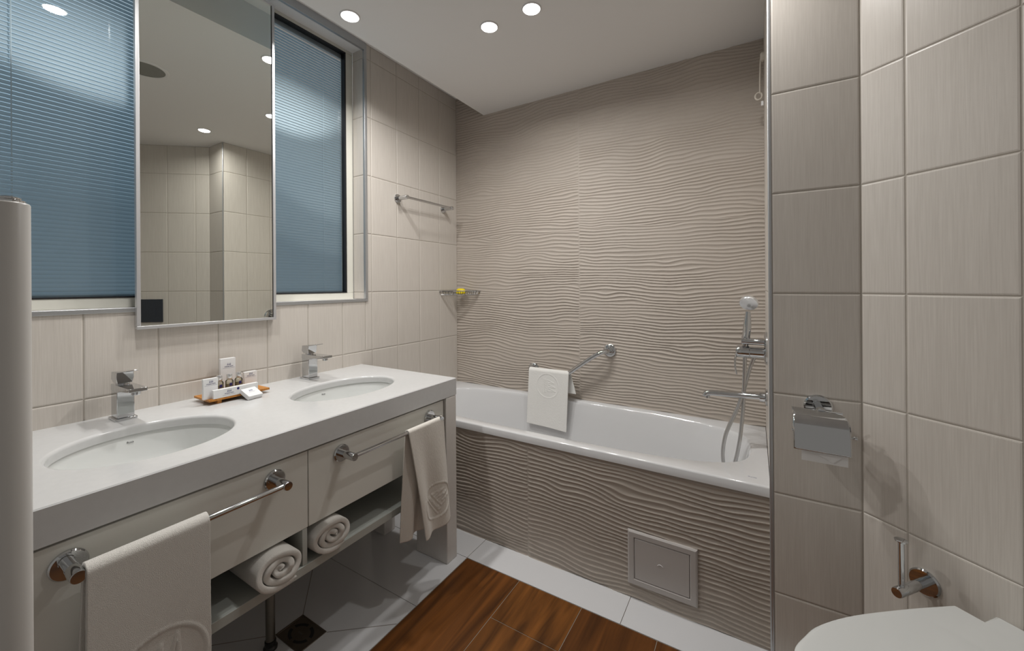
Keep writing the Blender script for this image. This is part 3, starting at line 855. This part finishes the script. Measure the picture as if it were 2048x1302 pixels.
ap = thing('access_panel', 'square grey white inspection hatch set in the wavy bath front', 'access panel', (1.53, -BY - .008, .06))
q = MB(); x0, x1, zz0, zz1 = 1.402, 1.658, .058, .272; w = .026; yb, yf = -BY - .001, -BY - .0135
def rr(i, y): return [(x0 + i, y, zz0 + i), (x1 - i, y, zz0 + i), (x1 - i, y, zz1 - i), (x0 + i, y, zz1 - i)]
q.rings([rr(0, yb), rr(.0005, yf + .004), rr(.006, yf), rr(w - .003, yf), rr(w, yf + .0025), rr(w, yb)], False, False, True)
q.build('frame', M['access'], ap, smooth=False, fixn=True)
q = MB(); q.box(x0 + w + .0015, x1 - w - .0015, yf + .001, yb, zz0 + w + .0015, zz1 - w - .0015); dr = q.build('door', M['access'], ap, bevel=.0025)
q = MB(); q.tube([(1.517, yf + .0008, .167), (1.522, yf + .0008, .172), (1.530, yf + .0008, .172), (1.537, yf + .0008, .167)], .0012, 6, smooth=4); q.build('finger_mark', M['plastic_white'], dr)

# ------------------------------------------------------------------ grab bar with towel
gb = thing('grab_bar', 'bent chrome grab bar on the wavy wall above the bath', 'grab bar', (.87, 0, .75))
GY = -.075
for x, z in ((.628, .716), (1.125, .872)):
    q = MB(); q.lathe((x, -.002, z), (0, -1, 0), [(.036, 0), (.036, .008), (.030, .013), (.0225, .014), (.020, .024), (.013, .026)], 40); q.build('wall_plate', M['chrome'], gb)
q = MB(); q.tube([(.628, -.02, .718), (.629, -.045, .719), (.636, -.067, .720), (.655, GY, .721), (.76, GY, .721), (.872, GY, .722), (.905, GY, .733), (.95, GY, .767), (1.04, GY, .832), (1.085, GY + .003, .860), (1.108, GY + .018, .869), (1.121, -.04, .872), (1.125, -.018, .872)], .0125, 18, smooth=6)
q.build('bar', M['chrome'], gb)
drape('folded_towel', 'white folded towel with embossed roundel hanging on the grab bar over the tub', 'towel', M['terry_white'],
      (.640, .905), (.628, .893), (.660, .938), .721, GY, .0135, .335, .115, .006, 'x', -1,
      logo=(.768, .640, .072, 90, .0017), wave=(.0025, 6, .8), flare=(.008, -.004), nu=130, ns=190, fuzz=.0003,
      skirt=lambda u: .012 * (1 - u))

# ------------------------------------------------------------------ shower mixer on the end wall
MY = -.33
mx = thing('shower_mixer', 'chrome wall mixer with curved lever on the bath end wall', 'mixer tap', (XP, MY, .97))
q = MB(); q.lathe((XP, MY, .985), (-1, 0, 0), [(.068, 0), (.068, .006), (.060, .011), (.03, .012)], 48); q.build('wall_plate', M['chrome'], mx)
q = MB(); q.lathe((XP, MY, .966), (-1, 0, 0), [(.0235, .008), (.0235, .062), (.0255, .064), (.0255, .104), (.022, .110)], 36); q.build('body', M['chrome'], mx)
q = MB(); q.tube([(1.790, MY, .980), (1.782, MY, .972), (1.775, MY, .955), (1.770, MY, .925), (1.771, MY, .895), (1.776, MY, .868)], lambda t: .012 - .007 * t, 14, smooth=5, flat=.55); q.build('lever', M['chrome'], mx)
q = MB(); q.lathe((XP, MY - .020, 1.012), (-1, 0, 0), [(.0125, .006), (.0125, .087), (.0112, .092)], 28); q.lathe((1.808, MY, 1.0), (.12, 0, 1), [(.015, 0), (.0175, .028)], 24); q.build('handset_holder', M['chrome'], mx)
hs = thing('hand_shower', 'chrome hand shower standing in its holder with a looping hose into the tub', 'hand shower', (1.816, MY, 1.03))
q = MB(); q.tube([(1.808, MY, .985), (1.811, MY, 1.02), (1.8145, MY, 1.06), (1.817, MY, 1.10), (1.8185, MY, 1.135)], lambda t: .0095 + .006 * math.sin(PI * min(1, t * 1.05)) ** 1, 18, smooth=5); q.build('handle', M['chrome'], hs)
q = MB(); q.lathe((1.822, MY + .010, 1.172), (-.12, -.80, -.60), [(.006, -.022), (.024, -.016), (.034, -.004), (.0355, .004), (.033, .010), (.010, .0115)], 40); q.build('spray_head', M['silver_cap'], hs)
q = MB(); q.tube([(1.8075, MY, .985), (1.806, MY - .002, .93), (1.803, MY + .006, .83), (1.800, MY + .012, .75), (1.793, MY, .66), (1.784, MY - .01, .58), (1.768, MY - .02, .50), (1.748, MY - .03, .452), (1.730, MY - .035, .47), (1.723, MY - .03, .53), (1.732, MY - .02, .60), (1.752, MY - .01, .66), (1.782, MY, .735), (1.806, MY + .02, .82), (1.826, MY + .03, .90), (1.842, MY + .02, .945)], .0075, 14, smooth=8)
q.build('hose', M['chrome_soft'], hs)
bs = thing('bath_spout', 'long slim chrome bath spout on the end wall below the mixer', 'spout', (XP, MY - .005, .783))
q = MB(); q.lathe((XP, MY, .783), (-1, 0, 0), [(.034, 0), (.034, .005), (.029, .009), (.019, .010), (.019, .028)], 36); q.build('wall_plate', M['chrome'], bs)
q = MB(); q.tube([(XP - .02, MY, .784), (1.82, MY, .782), (1.74, MY, .779), (1.685, MY, .777), (1.664, MY, .774), (1.655, MY, .766), (1.654, MY, .760)], lambda t: .0145 if t < .8 else .0145 - .004 * (t - .8) * 5, 20, smooth=5, flat=.85); q.build('tube', M['chrome'], bs)
q = MB(); q.cyl((1.664, MY, .766), (1.664, MY, .752), .009, 18); q.build('outlet', M['chrome'], bs)

# pull cord near the ceiling
pc = thing('pull_cord', 'cream emergency pull cord with a ring and white tag high on the bath end wall', 'pull cord', (XP, -.15, 2.30))
CY = -.15
q = MB(); q.lathe((XP, CY, 2.27), (-1, 0, 0), [(.020, 0), (.020, .010), (.014, .016)], 24); q.build('housing', M['cord'], pc)
q = MB(); q.tube([(1.871, CY, 2.262), (1.869, CY, 2.20), (1.868, CY, 2.15), (1.868, CY, 2.108)], .0026, 8, smooth=3); q.build('cord', M['cord'], pc)
q = MB(); q.tube([(1.863 + .013 * math.cos(a), CY + .005 * math.sin(a), 2.097 + .018 * math.sin(a)) for a in [2 * PI * k / 20 for k in range(20)]], .0035, 8, closed=True); q.build('ring', M['cord'], pc)
q = MB(); q.box(1.8725, 1.8815, CY - .002, CY + .002, 2.052, 2.072); q.build('tag', M['card'], pc)

# ------------------------------------------------------------------ soap basket in the corner
bk = thing('soap_basket', 'chrome wire corner soap basket above the bath', 'basket', (.06, -.06, 1.20))
q = MB()
RB = .190
rim = [(.004, -RB, 1.214), (.004, -.004, 1.214), (RB + .015, -.004, 1.214)]
arc = [((RB + .015) * math.cos(a) * (1 - .17 * math.sin(2 * a)) + .002, -RB * math.sin(a) * (1 - .17 * math.sin(2 * a)) - .003, 1.214) for a in [PI / 2 * k / 16 for k in range(17)]]
q.tube(arc, .0036, 8); q.tube(rim[:2], .0036, 8); q.tube(rim[1:], .0036, 8)
q.build('rim', M['chrome'], bk)
q = MB()
arc2 = [(x * .93 + .003, y * .93 - .003, 1.190) for x, y, z in arc]
q.tube(arc2, .0022, 6)
q.tube([(.006, -RB * .93, 1.190), (.006, -.006, 1.190)], .0018, 6); q.tube([(.006, -.006, 1.190), (RB * .98, -.006, 1.190)], .0018, 6)
for (x, y, z), (x2, y2, z2) in list(zip(arc, arc2)): q.tube([(x, y, z), (x2, y2, z2)], 0.0017, 6)
for k in range(1, 9):
    y = -RB * .93 * k / 9.5
    # wire from the left wall to the curved front
    xe = max(p[0] for p in arc2 if abs(p[1] - y) < .016) if any(abs(p[1] - y) < .016 for p in arc2) else .02
    q.tube([(.006, y, 1.2135), (.006, y, 1.190), (xe, y, 1.190)], 0.0017, 6)
for k in range(1, 10):
    x = RB * .98 * k / 10
    q.tube([(x, -.006, 1.2135), (x, -.006, 1.190)], 0.0017, 6)
q.build('wire', M['chrome'], bk)
so = MB()
so.rings([[(.082 + .041 * k * math.cos(a) * .92, -.062 + .028 * k * math.sin(a), z) for a in [2 * PI * j / 28 for j in range(28)]] for k, z in ((.55, 1.1925), (.92, 1.195), (1.0, 1.202), (.97, 1.214), (.80, 1.226), (.5, 1.2315))])
so = so.build('soap_bar', M['soap'], None, ang=60); so.data.transform(Matrix.Translation((-.082, .062, -1.192))); so.location = (.082, -.062, 1.192)
tag(so, 'bright yellow soap bar lying in the corner wire basket', 'soap')

# ------------------------------------------------------------------ toilet paper holder on the partition
th_ = thing('toilet_paper_holder', 'chrome toilet paper holder with curved lid on the tiled partition', 'toilet paper holder', (2.012, -P, .86))
q = MB(); q.lathe((2.010, -P, .866), (0, -1, 0), [(.037, 0), (.037, .004), (.033, .007), (.01, .0075)], 40); q.build('wall_plate', M['chrome'], th_)
q = MB(); q.lathe((2.010, -P - .006, .866), (0, -1, 0), [(.0115, 0), (.0115, .034), (.0125, .035), (.0125, .066), (.0112, .068)], 28); q.build('post', M['chrome'], th_)
q = MB(); q.tube([(2.006, -.768, .866), (2.062, -.768, .866)], .0035, 10); q.tube([(2.006, -.768, .866), (1.952, -.768, .866), (1.944, -.770, .860), (1.944, -.775, .815), (1.944, -.790, .806), (1.95, -.790, .806), (2.085, -.790, .806)], .0035, 10, smooth=3)
q.lathe((2.080, -.790, .806), (1, 0, 0), [(.0035, 0), (.0055, .004), (.0055, .010), (.003, .012)], 16)
q.build('roll_arm', M['chrome'], th_)
q = MB(); prof = [(-.768, .871), (-.790, .871), (-.812, .863), (-.828, .848), (-.837, .828), (-.842, .805), (-.844, .786), (-.845, .768)]
PP = catmull([Vector((0, a, b)) for a, b in prof], 6)
xl, xr = 1.938, 2.070
nP = len(PP); rows = []
def along(t):
    k = min(t * (nP - 1), nP - 1.0001); i0 = int(k); return PP[i0].lerp(PP[i0 + 1], k - i0)
for k in range(25):
    u = k / 24; x = xl + (xr - xl) * u
    c0 = max(0, (u - .78) / .22); s0 = .20 * u + .22 * (1 - math.sqrt(max(0, 1 - c0 * c0)))
    rows.append([(x, *along(s0 + (1 - s0) * j_ / 28).yz) for j_ in range(29)])
q.rings(rows, False, False, False)
cv = q.build('lid', M['chrome'], th_, ang=180)
md = cv.modifiers.new('thickness', 'SOLIDIFY'); md.thickness = .0014; md.offset = 0
# the roll itself
tr_ = thing('toilet_roll', 'white toilet roll in the chrome holder with its end folded to a point', 'toilet paper', (2.01, -.790, .76))
q = MB(); q.lathe((1.957, -.790, .806), (1, 0, 0), [(.018, 0), (.046, 0), (.046, .106), (.018, .106)], 48, cap0=False, cap1=False)
q.rings([[(1.957 + d, -.790 + .018 * math.cos(a), .806 + .018 * math.sin(a)) for a in [2 * PI * k / 24 for k in range(24)]] for d in (.106, 0)], False, False, True)
q.build('roll', M['paper'], tr_)
q = MB()
sh = [(-.8365, .806), (-.838, .785), (-.838, .762), (-.8375, .736)]
q.rings([[(x, a, b) for a, b in sh] for x in (1.957, 2.063)], False, False, False)
q.build('hanging_sheet', M['paper'], tr_)
q = MB(); q.add([(1.972, -.8395, .770), (2.060, -.8395, .770), (2.030, -.8400, .742)], [(0, 2, 1)]); q.build('folded_point', M['paper'], tr_, smooth=False)

# ------------------------------------------------------------------ spare roll holder on the diagonal wall (local: x along wall, y out of the wall)
ROTD = math.atan2(DU.y, DU.x)
def dloc(s, out, z): return DQ + DU * s + DN * out + Vector((0, 0, z))
sh_ = thing('spare_roll_holder', 'empty upright chrome spare roll holder on the tiled wall beside the toilet', 'toilet roll holder', dloc(.143, 0, .458), rotz=ROTD)
q = MB(); q.lathe((0, 0, 0), (0, -1, 0), [(.0335, 0), (.0335, .004), (.030, .007), (.01, .0075)], 40); q.build('wall_plate', M['chrome'], sh_, local=True)
q = MB(); q.lathe((0, -.006, 0), (0, -1, 0), [(.0115, 0), (.0115, .040), (.0125, .041), (.0125, .108), (.0112, .110)], 28); q.build('post', M['chrome'], sh_, local=True)
q = MB(); q.cyl((0, -.096, .004), (0, -.096, .129), .0065, 20); q.build('upright_rod', M['chrome'], sh_, local=True)
q = MB(); q.lathe((0, -.096, .127), (0, 0, 1), [(.0065, 0), (.013, .001), (.014, .004), (.008, .0055)], 28); q.build('end_cap', M['chrome'], sh_, local=True)

# ------------------------------------------------------------------ toilet (local: x along wall, y = -out)
TS = .350
to = thing('toilet', 'white wall hung toilet with closed lid in the lower right corner', 'toilet', dloc(TS, 0, 0), rotz=ROTD)
def egg(scale, z, y0=.060, L=.545, wb=.125, wm=.190, grow=0):
    pts = []
    prof = [(0, wb), (.12, wb + .03), (.26, .183), (.36, wm), (.42, wm - .010), (.47, .165), (.505, .135), (.53, .092), (.543, .045)]
    right = [(w * scale[0] + grow, y0 + d * scale[1] + (grow if d > .4 else 0)) for d, w in prof]
    tip = [(0, y0 + L * scale[1] + grow)]
    P = [Vector((x, y, 0)) for x, y in right] + [Vector((0, tip[0][1], 0))] + [Vector((-x, y, 0)) for x, y in reversed(right)]
    Q = catmull(P, 5)
    return [(p.x, -p.y, z) for p in Q]
ZL = .475
q = MB(); q.rings([egg((1, 1), ZL - .016), egg((1, 1), ZL - .004), egg((.985, .992), ZL - .0008), egg((.95, .97), ZL)]); q.build('lid', M['ceramic'], to, local=True, ang=40)
q = MB(); q.rings([egg((1.0, 1.0), ZL - .034), egg((1.012, 1.006), ZL - .030), egg((1.012, 1.006), ZL - .020), egg((1, 1), ZL - .018)]); q.build('seat', M['plastic_white'], to, local=True, ang=40)
q = MB()
def bowl(k, z, back=.0):
    pr = egg((k, .98 * (k ** .6)), z, y0=.06)
    return pr
q.rings([bowl(1.03, ZL - .036), bowl(1.03, ZL - .06), bowl(.98, ZL - .12), bowl(.85, ZL - .20), bowl(.66, ZL - .28), bowl(.52, ZL - .335), bowl(.45, ZL - .345)][::-1])
q.build('bowl', M['ceramic'], to, local=True, ang=50)
q = MB(); q.box(-.078, .078, -.09, -.001, ZL - .30, ZL - .002); q.build('rear_ledge', M['ceramic'], to, local=True, bevel=.008, seg=3)
for s in (-1, 1):
    q = MB(); q.cyl((s * .05 - .018, -.068, ZL - .020), (s * .05 + .018, -.068, ZL - .020), .006, 16); q.build('hinge', M['chrome'], to, local=True)

fp = thing('flush_plate', 'dark glossy square flush plate on the wall, seen in the mirror', 'flush plate', dloc(.432, 0, 1.058), rotz=ROTD)
q = MB(); q.box(-.082, .082, -.010, -.0005, -.09, .098); q.build('plate', M['dark_glass'], fp, local=True, bevel=.001)
q = MB(); q.box(-.035, .03, -.0115, -.010, -.04, .05); q.build('button', M['dark_glass'], fp, local=True, bevel=.0008)

# ------------------------------------------------------------------ floor drain, pipe, white post
fd = thing('floor_drain', 'square bronze floor drain set in the white tile under the vanity', 'drain', (.437, -1.439, 0))
q = MB(); x0, x1, ya, yb2 = .364, .510, -1.491, -1.387
q.box(x0, x1, ya, yb2, -.01, .0012); pl_ = q.build('plate', M['drain'], fd, bevel=.0008)
q = MB(); w = .006
for a, b, c, d in ((x0, x1, ya, ya + w), (x0, x1, yb2 - w, yb2), (x0, x0 + w, ya + w, yb2 - w), (x1 - w, x1, ya + w, yb2 - w)): q.box(a, b, c, d, 0, .0028)
q.build('frame', M['drain'], fd, bevel=.0008)
for k in range(4):
    q = MB(); A0 = k * PI / 2 + .18; n = 14
    for i in range(n):
        t0, t1 = A0 + i / n * (PI / 2 - .36), A0 + (i + 1) / n * (PI / 2 - .36)
        f = lambda t, r: (.437 + r * 1.15 * math.cos(t), -1.439 + r * .82 * math.sin(t), .00145)
        q.quad(f(t0, .034), f(t0, .046), f(t1, .046), f(t1, .034))
    q.build('slot', M['black'], fd, smooth=False, fixn=True)
q = MB(); q.box(.424, .450, -1.443, -1.436, .0012, .002); q.build('maker_mark', M['steel'], fd)

pp = thing('support_leg', 'round steel leg with black foot under the vanity shelf beside the drain', 'support leg', (.402, -1.527, 0))
q = MB(); q.cyl((.402, -1.527, .02), (.402, -1.527, .3598), .0145, 24); q.build('tube', M['steel'], pp)
q = MB(); q.lathe((.402, -1.527, 0), (0, 0, 1), [(.022, 0), (.022, .006), (.0175, .012), (.0175, .028), (.0145, .030)], 28); q.build('foot', M['black'], pp)

wp = thing('white_post', 'slim white round post with a chrome knob on top at the left edge', 'post', (.895, -2.158, 0))
px, py, pz, pr_ = .8935, -2.1525, 1.3785, .0212
q = MB(); q.lathe((px, py, 0), (0, 0, 1), [(pr_, 0), (pr_, pz - .003), (pr_ - .001, pz - .001), (pr_ - .003, pz)], 48); q.build('tube', M['post'], wp, ang=40)
q = MB(); q.lathe((px, py, pz), (0, 0, 1), [(.0165, -.002), (.0165, .003), (.0125, .0048), (.0125, .007), (.010, .009), (.004, .0098)], 32); q.build('knob', M['chrome'], wp)
q = MB(); q.lathe((px, py, 0), (0, 0, 1), [(.032, 0), (.032, .004), (.020, .010)], 32); q.build('floor_flange', M['post'], wp)
